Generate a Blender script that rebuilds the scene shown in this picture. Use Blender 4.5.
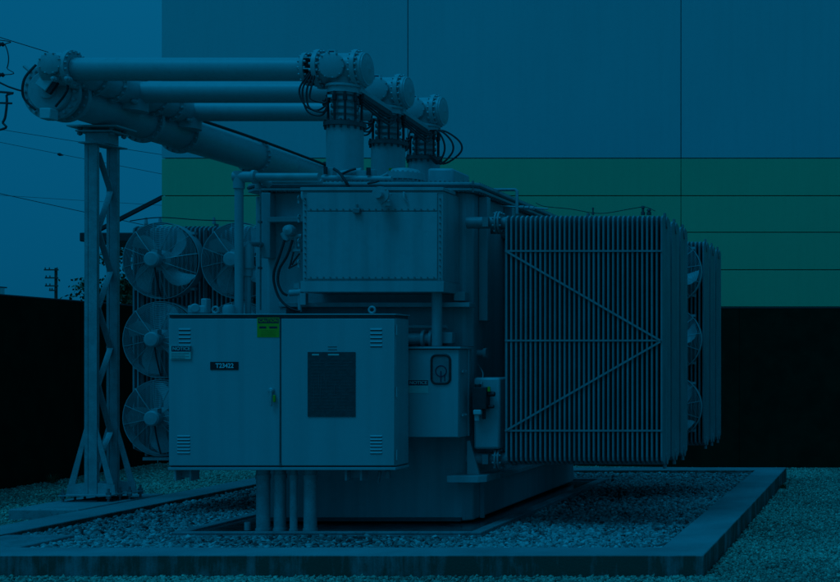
import bpy, math, random
import numpy as np
from mathutils import Vector, Matrix
R = math.radians
random.seed(7); rng = np.random.default_rng(11)
for o in list(bpy.data.objects): bpy.data.objects.remove(o, do_unlink=True)
scene = bpy.context.scene
col = scene.collection

# ---------------------------------------------------------------- camera
F = 1250.0                       # focal length in photo pixels (840 px wide)
VX, VY, EYE = 890.0, 358.0, 1.75  # vanishing point of the depth direction, eye height
cam = bpy.data.cameras.new('camera'); camo = bpy.data.objects.new('camera', cam); col.objects.link(camo)
camo.location = (0, 0, EYE); camo.rotation_euler = (R(90), 0, 0)
cam.sensor_width = 36.0; cam.lens = 36.0 * F / 840.0
cam.shift_x = -(VX - 420) / 840.0; cam.shift_y = (VY - 291) / 840.0
cam.clip_end = 2000; scene.camera = camo
def X_(px, D): return (px - VX) * D / F
def Z_(py, D): return EYE - (py - VY) * D / F
def P(px, py, D): return Vector((X_(px, D), D, Z_(py, D)))

# ---------------------------------------------------------------- sky, sun, exposure
TINT = (0.004, 0.46, 1.0)        # overall blue grade, put into the sky and sun colour
sun_from = Vector((-0.35, -0.55, 1.2)).normalized()
w = bpy.data.worlds.new('World'); scene.world = w; w.use_nodes = True
nt = w.node_tree; nt.nodes.clear()
out = nt.nodes.new('ShaderNodeOutputWorld'); bg = nt.nodes.new('ShaderNodeBackground')
sky = nt.nodes.new('ShaderNodeTexSky'); sky.sky_type = 'NISHITA'; sky.sun_disc = False
sky.sun_elevation = math.asin(sun_from.z); sky.sun_rotation = math.atan2(sun_from.x, sun_from.y)
bw = nt.nodes.new('ShaderNodeRGBToBW')
mx = nt.nodes.new('ShaderNodeMix'); mx.data_type = 'RGBA'; mx.inputs[0].default_value = 0.93
tc = nt.nodes.new('ShaderNodeTexCoord'); sx = nt.nodes.new('ShaderNodeSeparateXYZ'); nt.links.new(tc.outputs['Generated'], sx.inputs[0])
mr = nt.nodes.new('ShaderNodeMapRange'); mr.inputs[1].default_value = 0; mr.inputs[2].default_value = 1; mr.inputs[3].default_value = 1.22; mr.inputs[4].default_value = 4.2   # overcast: zenith brighter than horizon
nt.links.new(sx.outputs[2], mr.inputs[0]); nt.links.new(mr.outputs[0], mx.inputs[7])
tn = nt.nodes.new('ShaderNodeMix'); tn.data_type = 'RGBA'; tn.blend_type = 'MULTIPLY'; tn.inputs[0].default_value = 1
tn.inputs[7].default_value = (*TINT, 1)
nt.links.new(sky.outputs[0], bw.inputs[0]); nt.links.new(bw.outputs[0], mx.inputs[6])
nt.links.new(mx.outputs[2], tn.inputs[6]); nt.links.new(tn.outputs[2], bg.inputs[0])
bg.inputs[1].default_value = 0.105
nt.links.new(bg.outputs[0], out.inputs[0])
sl = bpy.data.lights.new('sun', 'SUN'); sl.energy = 0.62; sl.angle = R(25); sl.color = TINT
so = bpy.data.objects.new('sun', sl); col.objects.link(so)
so.rotation_euler = (-sun_from).to_track_quat('-Z', 'Y').to_euler(); so.location = (-6, -4, 20)
scene.view_settings.view_transform = 'Standard'; scene.view_settings.look = 'None'
scene.view_settings.exposure = 0.0; scene.view_settings.gamma = 1.0

# ---------------------------------------------------------------- materials
def mat(name, c1, c2=None, rough=.5, scale=4.0, bump=0.0, bscale=60.0, metal=0.0, detail=5, stretch=None, contrast=(.35, .65), c3=None, streak=0):
    m = bpy.data.materials.new(name); m.use_nodes = True
    n = m.node_tree.nodes; l = m.node_tree.links; b = n['Principled BSDF']
    b.inputs['Roughness'].default_value = rough; b.inputs['Metallic'].default_value = metal
    b.inputs['Base Color'].default_value = (*c1, 1)
    g = n.new('ShaderNodeNewGeometry')
    vec = g.outputs['Position']
    if c2:
        v = vec
        if stretch:
            mp = n.new('ShaderNodeMapping'); mp.inputs['Scale'].default_value = stretch
            l.new(vec, mp.inputs[0]); v = mp.outputs[0]
        t = n.new('ShaderNodeTexNoise'); t.inputs['Scale'].default_value = scale; t.inputs['Detail'].default_value = detail
        t.inputs['Roughness'].default_value = .6
        l.new(v, t.inputs['Vector'])
        r = n.new('ShaderNodeValToRGB'); r.color_ramp.elements[0].position = contrast[0]; r.color_ramp.elements[1].position = contrast[1]
        r.color_ramp.elements[0].color = (*c1, 1); r.color_ramp.elements[1].color = (*c2, 1)
        l.new(t.outputs['Fac'], r.inputs[0])
        if c3:
            t2 = n.new('ShaderNodeTexNoise'); t2.inputs['Scale'].default_value = scale * 9; t2.inputs['Detail'].default_value = 6
            l.new(v, t2.inputs['Vector'])
            r2 = n.new('ShaderNodeValToRGB'); r2.color_ramp.elements[0].position = .52; r2.color_ramp.elements[1].position = .72
            l.new(t2.outputs['Fac'], r2.inputs[0])
            mm = n.new('ShaderNodeMix'); mm.data_type = 'RGBA'; l.new(r2.outputs[0], mm.inputs[0]); l.new(r.outputs[0], mm.inputs[6])
            mm.inputs[7].default_value = (*c3, 1); l.new(mm.outputs[2], b.inputs['Base Color'])
        else: l.new(r.outputs[0], b.inputs['Base Color'])
        rr = n.new('ShaderNodeMapRange'); rr.inputs[3].default_value = max(0, rough - .08); rr.inputs[4].default_value = min(1, rough + .1)
        l.new(t.outputs['Fac'], rr.inputs[0]); l.new(rr.outputs[0], b.inputs['Roughness'])
    if streak:
        src = b.inputs['Base Color'].links[0].from_socket
        mp = n.new('ShaderNodeMapping'); mp.inputs['Scale'].default_value = (9, 9, .45); l.new(vec, mp.inputs[0])
        ts = n.new('ShaderNodeTexNoise'); ts.inputs['Scale'].default_value = 1.0; ts.inputs['Detail'].default_value = 6; l.new(mp.outputs[0], ts.inputs['Vector'])
        rs = n.new('ShaderNodeMapRange'); rs.inputs[1].default_value = .42; rs.inputs[2].default_value = .75; rs.inputs[3].default_value = 1.0; rs.inputs[4].default_value = 1 - streak
        l.new(ts.outputs['Fac'], rs.inputs[0])
        mu = n.new('ShaderNodeMix'); mu.data_type = 'RGBA'; mu.blend_type = 'MULTIPLY'; mu.inputs[0].default_value = 1
        l.new(src, mu.inputs[6]); l.new(rs.outputs[0], mu.inputs[7]); l.new(mu.outputs[2], b.inputs['Base Color'])
    if bump:
        t = n.new('ShaderNodeTexNoise'); t.inputs['Scale'].default_value = bscale; t.inputs['Detail'].default_value = 4
        l.new(vec, t.inputs['Vector'])
        bp = n.new('ShaderNodeBump'); bp.inputs['Strength'].default_value = bump; bp.inputs['Distance'].default_value = .01
        l.new(t.outputs['Fac'], bp.inputs['Height']); l.new(bp.outputs[0], b.inputs['Normal'])
    return m
def g(v, t=0): return (v, v * (1 + t), v)
M = {}
M['paint'] = mat('transformer grey paint', g(.37), g(.41), .45, 1.4, .03, 40, c3=g(.365), streak=.2)
M['cabinet'] = mat('cabinet grey paint', g(.39), g(.415), .4, 1.1, .02, 25, streak=.10)
M['pipe'] = mat('bus duct paint', g(.40), g(.44), .38, 2, .02, 30, c3=g(.385))
M['fin'] = mat('radiator paint', g(.25), g(.30), .5, 4, .03, 50, c3=g(.235), streak=.25)
M['galv'] = mat('galvanised steel', g(.36), g(.48), .45, 9, .06, 80, metal=.25, c3=g(.3))
M['bolt'] = mat('bolt steel', g(.2), g(.3), .45, 30, metal=.5)
M['dark'] = mat('dark rubber', g(.018), g(.03), .55, 20)
M['gasket'] = mat('dark gasket', g(.06), g(.09), .6, 12)
M['black'] = mat('black plate', g(.012), g(.016), .3, 8)
M['pale'] = mat('pale grey paint', g(.55), g(.6), .45, 6)
M['white'] = mat('white lettering', g(.75), None, .5)
M['ink'] = mat('dark ink', (.02, .02, .05), None, .5)
M['label'] = mat('label sheet', (.5, .52, .47), (.54, .56, .5), .5, 30)
M['yellow'] = mat('yellow sheet', (.75, .42, .012), (.72, .36, .01), .55, 25)
M['window'] = mat('dark engraved plate', g(.05), g(.07), .25, 18)
M['ground_fill'] = mat('crushed stone', (.14, .145, .108), (.28, .29, .215), .95, 45, .9, 90, c3=(.08, .08, .065))
M['pit_fill'] = mat('pit stone bed', g(.05), g(.16), .95, 30, .9, 60)
M['concrete'] = mat('kerb concrete', g(.24), g(.34), .85, 2.6, .25, 70, c3=g(.2))
M['slab'] = mat('pad concrete', g(.18), g(.28), .8, 3.2, .2, 60, c3=g(.14))
M['wet'] = mat('wet concrete', g(.05), g(.11), .12, 4, .05, 20)
M['wallp'] = mat('pale wall panel', g(.50), g(.525), .6, .35, .05, 3, streak=.04)
M['wallg'] = mat('green wall panel', (.25, .49, .25), (.25, .52, .262), .6, .5, .05, 3, streak=.04)
M['joint'] = mat('panel joint sealant', g(.3), None, .8)
M['fence'] = mat('black fence screen', (.011, .013, .007), (.018, .021, .011), .95, 3, .2, 30); M['fence'].node_tree.nodes['Principled BSDF'].inputs['Specular IOR Level'].default_value = .08
M['fpost'] = mat('black fence post', g(.010), g(.014), .8, 8)
M['canopy'] = mat('dark canopy steel', g(.02), g(.03), .5, 6)
M['wood'] = mat('utility pole wood', (.05, .04, .03), (.09, .07, .05), .9, 8)
M['wire'] = mat('wire', g(.05), None, .6)
M['leaf'] = mat('foliage', (.03, .055, .02), (.06, .10, .03), .7, 6)
M['bark'] = mat('bark', (.05, .04, .03), (.09, .07, .05), .9, 12)
def kerb_face():
    m = mat('stained kerb concrete', g(.20), g(.31), .85, 1.3, .3, 60, contrast=(.3, .7))
    n = m.node_tree.nodes; l = m.node_tree.links; b = n['Principled BSDF']
    src = b.inputs['Base Color'].links[0].from_socket
    gm = n.new('ShaderNodeNewGeometry'); mp = n.new('ShaderNodeMapping'); mp.inputs['Scale'].default_value = (2.2, 2.2, .9)
    l.new(gm.outputs['Position'], mp.inputs[0])
    t = n.new('ShaderNodeTexNoise'); t.inputs['Scale'].default_value = 1.6; t.inputs['Detail'].default_value = 8; t.inputs['Roughness'].default_value = .65
    l.new(mp.outputs[0], t.inputs['Vector'])
    mp2 = n.new('ShaderNodeMapping'); mp2.inputs['Scale'].default_value = (22, 22, 1.2); l.new(gm.outputs['Position'], mp2.inputs[0])
    t2 = n.new('ShaderNodeTexNoise'); t2.inputs['Scale'].default_value = 1.5; t2.inputs['Detail'].default_value = 5; l.new(mp2.outputs[0], t2.inputs['Vector'])
    ad = n.new('ShaderNodeMath'); ad.operation = 'ADD'; l.new(t.outputs['Fac'], ad.inputs[0])
    ml = n.new('ShaderNodeMath'); ml.operation = 'MULTIPLY'; ml.inputs[1].default_value = .22; l.new(t2.outputs['Fac'], ml.inputs[0]); l.new(ml.outputs[0], ad.inputs[1])
    sp = n.new('ShaderNodeSeparateXYZ'); l.new(gm.outputs['Normal'], sp.inputs[0])
    rp = n.new('ShaderNodeValToRGB'); rp.color_ramp.elements[0].position = .40; rp.color_ramp.elements[1].position = .64
    l.new(ad.outputs[0], rp.inputs[0])
    sb = n.new('ShaderNodeMath'); sb.operation = 'SUBTRACT'; sb.use_clamp = True; l.new(rp.outputs[0], sb.inputs[0])
    ab = n.new('ShaderNodeMath'); ab.operation = 'ABSOLUTE'; l.new(sp.outputs[2], ab.inputs[0]); l.new(ab.outputs[0], sb.inputs[1])
    mm = n.new('ShaderNodeMix'); mm.data_type = 'RGBA'; l.new(sb.outputs[0], mm.inputs[0]); l.new(src, mm.inputs[6])
    mm.inputs[7].default_value = (.06, .065, .045, 1); l.new(mm.outputs[2], b.inputs['Base Color'])
    return m
M['kerb'] = kerb_face()
def stone_mat(name, lo, hi, t=0):
    m = bpy.data.materials.new(name); m.use_nodes = True
    n = m.node_tree.nodes; l = m.node_tree.links; b = n['Principled BSDF']; b.inputs['Roughness'].default_value = .9
    a = n.new('ShaderNodeAttribute'); a.attribute_name = 'tone'
    r = n.new('ShaderNodeValToRGB'); bl_ = .95 if t == 0 else .74; r.color_ramp.elements[0].color = (lo, lo, lo*bl_, 1); r.color_ramp.elements[1].color = (hi, hi, hi*bl_, 1)
    l.new(a.outputs['Fac'], r.inputs[0]); l.new(r.outputs[0], b.inputs['Base Color'])
    return m
M['pit_stone'] = stone_mat('pit stones', .03, .50)
M['gravel'] = stone_mat('pale gravel', .12, .55, .08)

# ---------------------------------------------------------------- mesh helpers
WP = {}
class MB:
    def __init__(s): s.v = []; s.f = []
    def quadbox(s, c):
        i = len(s.v); s.v += [tuple(p) for p in c]
        s.f += [(i, i+3, i+2, i+1), (i+4, i+5, i+6, i+7), (i, i+1, i+5, i+4), (i+1, i+2, i+6, i+5), (i+2, i+3, i+7, i+6), (i+3, i, i+4, i+7)]
        return s
    def box(s, x0, x1, y0, y1, z0, z1):
        return s.quadbox([(x0, y0, z0), (x1, y0, z0), (x1, y1, z0), (x0, y1, z0), (x0, y0, z1), (x1, y0, z1), (x1, y1, z1), (x0, y1, z1)])
    def cbox(s, c, sx, sy, sz): return s.box(c[0]-sx/2, c[0]+sx/2, c[1]-sy/2, c[1]+sy/2, c[2]-sz/2, c[2]+sz/2)
    def bar(s, p, q, a, b, up=(0, 0, 1)):
        p, q = Vector(p), Vector(q); d = (q - p).normalized(); u = Vector(up)
        if abs(d.dot(u)) > .98: u = Vector((0, 1, 0))
        x = d.cross(u).normalized(); y = x.cross(d).normalized()
        c = [p - x*a/2 - y*b/2, p + x*a/2 - y*b/2, p + x*a/2 + y*b/2, p - x*a/2 + y*b/2]
        return s.quadbox(c + [k + (q - p) for k in c])
    def lathe(s, o, d, prof, n=24, caps=True):
        o = Vector(o); d = Vector(d).normalized(); u = Vector((0, 0, 1)) if abs(d.z) < .9 else Vector((1, 0, 0))
        x = d.cross(u).normalized(); y = d.cross(x).normalized(); i0 = len(s.v)
        for (t, r) in prof:
            for k in range(n):
                a = 2*math.pi*k/n; s.v.append(tuple(o + d*t + x*(r*math.cos(a)) + y*(r*math.sin(a))))
        for j in range(len(prof)-1):
            for k in range(n):
                a = i0 + j*n + k; b = i0 + j*n + (k+1) % n; s.f.append((a, b, b+n, a+n))
        if caps and prof[0][1] > 1e-5: s.f.append(tuple(i0 + k for k in range(n))[::-1])
        if caps and prof[-1][1] > 1e-5: s.f.append(tuple(i0 + (len(prof)-1)*n + k for k in range(n)))
        return s
    def cyl(s, p, q, r, r2=None, n=20):
        p, q = Vector(p), Vector(q); return s.lathe(p, q - p, [(0, r), ((q-p).length, r if r2 is None else r2)], n)
    def tube(s, pts, r, n=8, res=0):
        pts = [Vector(p) for p in pts]
        if res:
            q = []
            for i in range(len(pts)-1):
                p0, p1, p2, p3 = pts[max(i-1, 0)], pts[i], pts[i+1], pts[min(i+2, len(pts)-1)]
                for k in range(res):
                    t = k/res; q.append(.5*((2*p1) + (p2-p0)*t + (2*p0-5*p1+4*p2-p3)*t*t + (3*p1-p0-3*p2+p3)*t**3))
            q.append(pts[-1]); pts = q
        i0 = len(s.v); u = None
        for j, p in enumerate(pts):
            d = (pts[min(j+1, len(pts)-1)] - pts[max(j-1, 0)]).normalized()
            if u is None: u = d.orthogonal().normalized()
            u = (u - d*u.dot(d)).normalized(); w_ = d.cross(u)
            for k in range(n):
                a = 2*math.pi*k/n; s.v.append(tuple(p + u*(r*math.cos(a)) + w_*(r*math.sin(a))))
        for j in range(len(pts)-1):
            for k in range(n):
                a = i0 + j*n + k; b = i0 + j*n + (k+1) % n; s.f.append((a, b, b+n, a+n))
        s.f.append(tuple(i0 + k for k in range(n))[::-1]); s.f.append(tuple(i0 + (len(pts)-1)*n + k for k in range(n)))
        return s
    def ring(s, c, d, Rr, r, n=40, k=5):
        c = Vector(c); d = Vector(d).normalized(); u = d.orthogonal().normalized(); w_ = d.cross(u); i0 = len(s.v)
        for i in range(n):
            a = 2*math.pi*i/n; e = u*math.cos(a) + w_*math.sin(a)
            for j in range(k):
                b = 2*math.pi*j/k; s.v.append(tuple(c + e*(Rr + r*math.cos(b)) + d*(r*math.sin(b))))
        for i in range(n):
            for j in range(k):
                s.f.append((i0+i*k+j, i0+((i+1) % n)*k+j, i0+((i+1) % n)*k+(j+1) % k, i0+i*k+(j+1) % k))
        return s
    def prism(s, poly, z0, z1):      # poly: (x, y) outline, extruded in z
        i = len(s.v); n = len(poly)
        s.v += [(x, y, z0) for x, y in poly] + [(x, y, z1) for x, y in poly]
        s.f.append(tuple(range(i, i+n))[::-1]); s.f.append(tuple(range(i+n, i+2*n)))
        for k in range(n): s.f.append((i+k, i+(k+1) % n, i+n+(k+1) % n, i+n+k))
        return s
    def boltring(s, c, d, Rr, n, r=.013, h=.03):
        c = Vector(c); d = Vector(d).normalized(); u = d.orthogonal().normalized(); w_ = d.cross(u)
        for i in range(n):
            a = 2*math.pi*(i+.5)/n; p = c + (u*math.cos(a) + w_*math.sin(a))*Rr
            s.cyl(p - d*h/2, p + d*h/2, r, n=6)
        return s
    def build(s, name, m, parent=None, bevel=0, smooth=True, origin=None, ang=35):
        a = np.array(s.v)
        if origin is None:
            lo, hi = a.min(0), a.max(0); origin = ((lo[0]+hi[0])/2, (lo[1]+hi[1])/2, lo[2])
        origin = Vector(origin); me = bpy.data.meshes.new(name)
        me.from_pydata((a - np.array(origin)).tolist(), [], s.f); me.update()
        if smooth:
            me.shade_smooth(); me.set_sharp_from_angle(angle=R(ang))
        me.materials.append(M[m] if isinstance(m, str) else m)
        o = bpy.data.objects.new(name, me); col.objects.link(o)
        place(o, origin, parent)
        if bevel:
            b = o.modifiers.new('bevel', 'BEVEL'); b.width = bevel; b.segments = 2; b.limit_method = 'ANGLE'; b.angle_limit = R(40)
        return o
def place(o, w_, parent=None):
    w_ = Vector(w_); o.parent = parent
    o.location = w_ - (WP[parent.name] if parent else Vector()); WP[o.name] = w_
def empty(name, loc):
    o = bpy.data.objects.new(name, None); col.objects.link(o); o.empty_display_size = .2; place(o, loc); return o
def tag(o, label=None, cat=None, group=None, kind=None):
    if label: o['label'] = label
    if cat: o['category'] = cat
    if group: o['group'] = group
    if kind: o['kind'] = kind
    return o
def copy_tree(o, parent, delta):
    c = o.copy(); col.objects.link(c); place(c, WP[o.name] + Vector(delta), parent)
    for ch in list(o.children):
        d = ch.copy(); col.objects.link(d); place(d, WP[ch.name] + Vector(delta), c)
    return c
def text(name, body, m, size, c, parent, width=None):
    cu = bpy.data.curves.new(name, 'FONT'); cu.body = body; cu.size = size; cu.align_x = 'CENTER'; cu.align_y = 'CENTER'; cu.extrude = .0008; cu.offset = size*.02
    t = bpy.data.objects.new('tmp_text', cu); col.objects.link(t)
    me = bpy.data.meshes.new_from_object(t.evaluated_get(bpy.context.evaluated_depsgraph_get()))
    bpy.data.objects.remove(t, do_unlink=True)
    xs = [v.co.x for v in me.vertices]; k = 1 if not width else width/(max(xs)-min(xs))
    me.transform(Matrix.Rotation(R(90), 4, 'X') @ Matrix.Diagonal((k, 1, 1, 1)))
    me.materials.clear(); me.materials.append(M[m]); me.name = name
    o = bpy.data.objects.new(name, me); col.objects.link(o); place(o, c, parent); return o

# ================================================================ SETTING
KX0, KX1, KY0, KY1 = -9.15, -1.63, 10.92, 19.68     # containment kerb, outer
IX0, IX1, IY0, IY1 = -8.68, -2.08, 11.37, 19.22     # inner
def gz(x, y):
    left = min(1, max(0, (-8.9 - x)/.2)) * min(1, max(0, (y - 11.0)/.3))
    back = min(1, max(0, (y - 19.5)/.3)) * min(1, max(0, (-3 - x)/5.9))
    return -.16 + .075*max(left, back)
def ground():
    xs = [-400, -120, -60, -30, -20, -14, -12, -10.5, -9.12, -9.0, -8.8, -8.0, -6.5, -5, -3.5, -1.9, -1, 0, 2, 6, 15, 60, 200, 400]
    ys = [-60, -10, 0, 5, 8, 10, 11.1, 11.35, 12, 13, 14, 16, 18, 19.4, 19.7, 20.5, 22, 26, 40, 100, 400, 900]
    v = [(x, y, gz(x, y) if not (-8.9 <= x <= -1.8 and 11.1 <= y <= 19.5) else -.2) for y in ys for x in xs]
    n = len(xs); f = [(j*n+i, j*n+i+1, (j+1)*n+i+1, (j+1)*n+i) for j in range(len(ys)-1) for i in range(n-1)]
    b = MB(); b.v = v; b.f = f; return b
tag(ground().build('ground', 'ground_fill', smooth=False), kind='structure')
kb = MB().box(KX0 - 4, KX1, KY0, IY0, -.32, .03)
tag(kb.build('front_kerb', 'kerb', bevel=.012), kind='structure')
tag(MB().box(IX1, KX1, IY0 + .002, IY1, -.32, .03).build('right_kerb', 'kerb', bevel=.012), kind='structure')
tag(MB().box(KX0, IX0, IY0 + .002, IY1, -.32, .03).build('left_kerb', 'kerb', bevel=.012), kind='structure')
tag(MB().box(KX0, KX1, IY1 + .002, KY1, -.32, .03).build('back_kerb', 'kerb', bevel=.012), kind='structure')
tag(MB().box(IX0 - .01, IX1 + .01, IY0 - .01, IY1 + .01, -.12, -.035).build('pit_bed', 'pit_fill'), kind='structure')
# concrete pad with a low rim and a wet floor
pd = MB(); px0, px1, py0, py1 = -7.12, -4.05, 12.38, 18.0
pd.box(px0, px1, py0, py1, -.10, .0)
for a in ((px0, px1, py0, py0 + .07), (px0, px1, py1 - .12, py1), (px0, px0 + .12, py0 + .07, py1 - .12), (px1 - .12, px1, py0 + .07, py1 - .12)):
    pd.box(a[0], a[1], a[2], a[3], .0, .028)
pad = tag(pd.build('foundation_pad', 'slab', bevel=.008), kind='structure')
MB().box(px0 + .125, px1 - .125, py0 + .075, py1 - .125, .0015, .0055).build('wet_floor', 'wet', pad)
tag(MB().box(-10.2, -8.0, 11.38, 12.28, -.1, .018).build('corner_slab', 'slab', bevel=.01), kind='structure') if False else None
tag(MB().box(IX0 + .003, -8.0, 11.375, 12.28, -.1, .016).build('corner_slab', 'slab', bevel=.01), kind='structure')

def stones(name, m, label, regions, smin, smax, dens, zf, ico=True, flat=.7, skip=None, cat='gravel'):
    if ico:
        ph = (1+5**.5)/2
        bv = np.array([(-1, ph, 0), (1, ph, 0), (-1, -ph, 0), (1, -ph, 0), (0, -1, ph), (0, 1, ph), (0, -1, -ph), (0, 1, -ph), (ph, 0, -1), (ph, 0, 1), (-ph, 0, -1), (-ph, 0, 1)])/1.902
        bf = np.array([(0, 11, 5), (0, 5, 1), (0, 1, 7), (0, 7, 10), (0, 10, 11), (1, 5, 9), (5, 11, 4), (11, 10, 2), (10, 7, 6), (7, 1, 8), (3, 9, 4), (3, 4, 2), (3, 2, 6), (3, 6, 8), (3, 8, 9), (4, 9, 5), (2, 4, 11), (6, 2, 10), (8, 6, 7), (9, 8, 1)])
    else:
        bv = np.array([(1, 0, 0), (-1, 0, 0), (0, 1, 0), (0, -1, 0), (0, 0, 1), (0, 0, -1)], float)
        bf = np.array([(0, 2, 4), (2, 1, 4), (1, 3, 4), (3, 0, 4), (2, 0, 5), (1, 2, 5), (3, 1, 5), (0, 3, 5)])
    pts = []
    for (x0, x1, y0, y1, k) in regions:
        n = int((x1-x0)*(y1-y0)*dens*k); p = np.column_stack([rng.uniform(x0, x1, n), rng.uniform(y0, y1, n)]); pts.append(p)
    p = np.vstack(pts)
    if skip is not None: p = p[~skip(p)]
    n = len(p); sz = smin + (smax - smin)*rng.random(n)**(1.8 if ico else 2.6)
    V = bv[None]*(1 + rng.uniform(-.32, .32, (n, len(bv), 1)))
    V = V*np.stack([rng.uniform(.8, 1.35, n), rng.uniform(.7, 1.1, n), rng.uniform(flat*.7, flat*1.2, n)], 1)[:, None]
    ax = rng.normal(size=(n, 3)); ax[:, 2] += rng.choice([-2, 2], n); ax /= np.linalg.norm(ax, axis=1)[:, None]; an = rng.uniform(0, 6.28, n)
    K = np.zeros((n, 3, 3)); K[:, 0, 1] = -ax[:, 2]; K[:, 0, 2] = ax[:, 1]; K[:, 1, 0] = ax[:, 2]; K[:, 1, 2] = -ax[:, 0]; K[:, 2, 0] = -ax[:, 1]; K[:, 2, 1] = ax[:, 0]
    Rm = np.eye(3)[None] + np.sin(an)[:, None, None]*K + (1-np.cos(an))[:, None, None]*(K@K)
    V = np.einsum('nij,nkj->nki', Rm, V)*sz[:, None, None]
    z = np.array([zf(a, b) for a, b in p]) + sz*rng.uniform(-.1, .45, n)
    V = V + np.column_stack([p, z])[:, None]
    Fi = (bf[None] + (np.arange(n)*len(bv))[:, None, None]).reshape(-1)
    me = bpy.data.meshes.new(name); me.vertices.add(n*len(bv)); me.vertices.foreach_set('co', V.reshape(-1))
    me.loops.add(len(Fi)); me.loops.foreach_set('vertex_index', Fi.astype(np.int32)); nf = len(Fi)//3
    me.polygons.add(nf); me.polygons.foreach_set('loop_start', (np.arange(nf)*3).astype(np.int32))
    at = me.attributes.new('tone', 'FLOAT', 'POINT'); at.data.foreach_set('value', np.repeat(np.clip(rng.normal(.45, .25, n) + .13*np.sin(p[:, 0]*1.7 + 1.3*np.sin(p[:, 1]*1.1)) + .1*np.sin(p[:, 1]*2.3 + 2*np.sin(p[:, 0]*.8)), 0, 1), len(bv)).astype(np.float32))
    me.update(); me.validate(); me.materials.append(M[m])
    o = bpy.data.objects.new(name, me); col.objects.link(o); tag(o, label, cat, kind='stuff'); return o
inpad = lambda p: ((p[:, 0] > px0 - .01) & (p[:, 0] < px1 + .01) & (p[:, 1] > py0) & (p[:, 1] < py1)) | ((p[:, 0] < -8.0) & (p[:, 1] < 12.28))
stones('pit_stones', 'pit_stone', 'coarse grey crushed stones filling the kerbed pit under the transformer', [(IX0 + .03, IX1 - .03, 11.4, 13.2, 1.25), (IX0 + .03, IX1 - .03, 13.2, 19.2, 1)], .011, .034, 1100, lambda x, y: -.03, skip=inpad)
inkerb = lambda p: (p[:, 0] > KX0 - .02) & (p[:, 0] < KX1 + .02) & (p[:, 1] > KY0 - .02) & (p[:, 1] < KY1 + .02)
stones('outer_gravel', 'gravel', 'fine pale gravel spread over the yard outside the concrete kerb', [(-1.62, .6, 10.3, 13, 1.3), (-1.62, .9, 13, 21.6, .8), (-9.6, -1.5, 10.35, 10.92, 1.2), (-12.9, -9.15, 12.5, 21.6, .62), (-9.15, -1.6, 19.7, 21.6, .4)], 0.0075, .028, 2300, gz, ico=False, flat=.75, skip=inkerb)

# ================================================================ BUILDING, FENCE, BACKGROUND
BD = 25.0
bld = empty('warehouse_building', (-4, BD + 6, -.16)); tag(bld, 'large warehouse with pale upper panels and a green band behind the black fence', 'building')
xl = X_(162, BD); xj = [xl, X_(408, BD), X_(681, BD), X_(681, BD) + 5.46, X_(681, BD) + 10.9, 12.5]
MB().box(xl + .03, 12.4, BD + .06, BD + 14, -.16, 13.0).build('wall_core', 'joint', bld)
MB().box(xl, 12.5, BD, BD + .059, -.16, 2.745).build('base_wall', 'wallp', bld)
zr = [Z_(307, BD), Z_(270, BD), Z_(232.5, BD), Z_(196, BD), Z_(158.5, BD)]
for i in range(4):
    for j in range(5):
        MB().box(xj[j] + (0.006 if j else 0), xj[j+1] - .006, BD - .01, BD + .058, zr[i] + .009, zr[i+1] - .009).build('green_panel', 'wallg', bld, bevel=.006)
for j in range(5):
    MB().box(xj[j] + (.007 if j else 0), xj[j+1] - .007, BD - .01, BD + .058, zr[4] + .009, 13.0).build('wall_panel', 'wallp', bld, bevel=.006)
MB().box(xl - .03, 12.53, BD - .05, BD + 14, 13.0, 13.15).build('parapet_cap', 'galv', bld)
cp = MB().box(X_(76, BD), xl + .02, BD + .1, BD + 2.4, Z_(241, BD), Z_(232, BD)).build('canopy', 'canopy', bld, bevel=.02)
MB().bar(P(97, 231, BD + .3), P(163, 197, BD + .3), .07, .07).build('tie_rod', 'canopy', cp)

def fence(a, b, name, label, n, zt):
    a, b = Vector(a), Vector(b); d = (b - a)/n; f = empty(name, (*((a+b)/2).xy, -.16)); tag(f, label, 'fence')
    u = d.normalized(); nn = Vector((-u.y, u.x, 0))
    for i in range(n + 1):
        p = a + d*i + nn*.05; MB().cyl((p.x, p.y, -.3), (p.x, p.y, zt + .02), .04, n=10).build('post', 'fpost', f)
    for i in range(n):
        p = a + d*i + u*.003; q = a + d*(i+1) - u*.003
        m = MB(); nx = 10
        for k in range(nx + 1):
            c = p.lerp(q, k/nx); off = .012*math.sin(k*1.9 + i)
            for z in (-.17, .9, 1.8, zt - .005):
                m.v.append((c.x + nn.x*(off + .006), c.y + nn.y*(off + .006), z)); m.v.append((c.x + nn.x*(off - .006), c.y + nn.y*(off - .006), z))
        for k in range(nx):
            for z in range(3):
                for sd in (0, 1):
                    A = (k*4+z)*2+sd; B = ((k+1)*4+z)*2+sd; m.f.append((A, B, B+2, A+2) if sd else (A, A+2, B+2, B))
        m.build('screen_panel', 'fence', f)
        MB().cyl(p + Vector((0, 0, zt)) + nn*.02, q + Vector((0, 0, zt)) + nn*.02, .022, n=8).build('top_rail', 'fpost', f)
    return f
fence((-12.75, 21.8, 0), (7.5, 21.8, 0), 'black_fence', 'black screened fence along the green banded warehouse wall', 8, 2.62)
fence((-11.9, 12.2, 0), (-12.75, 21.75, 0), 'black_fence', 'black screened fence running away behind the lattice post to the corner', 4, 2.62)

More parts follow.
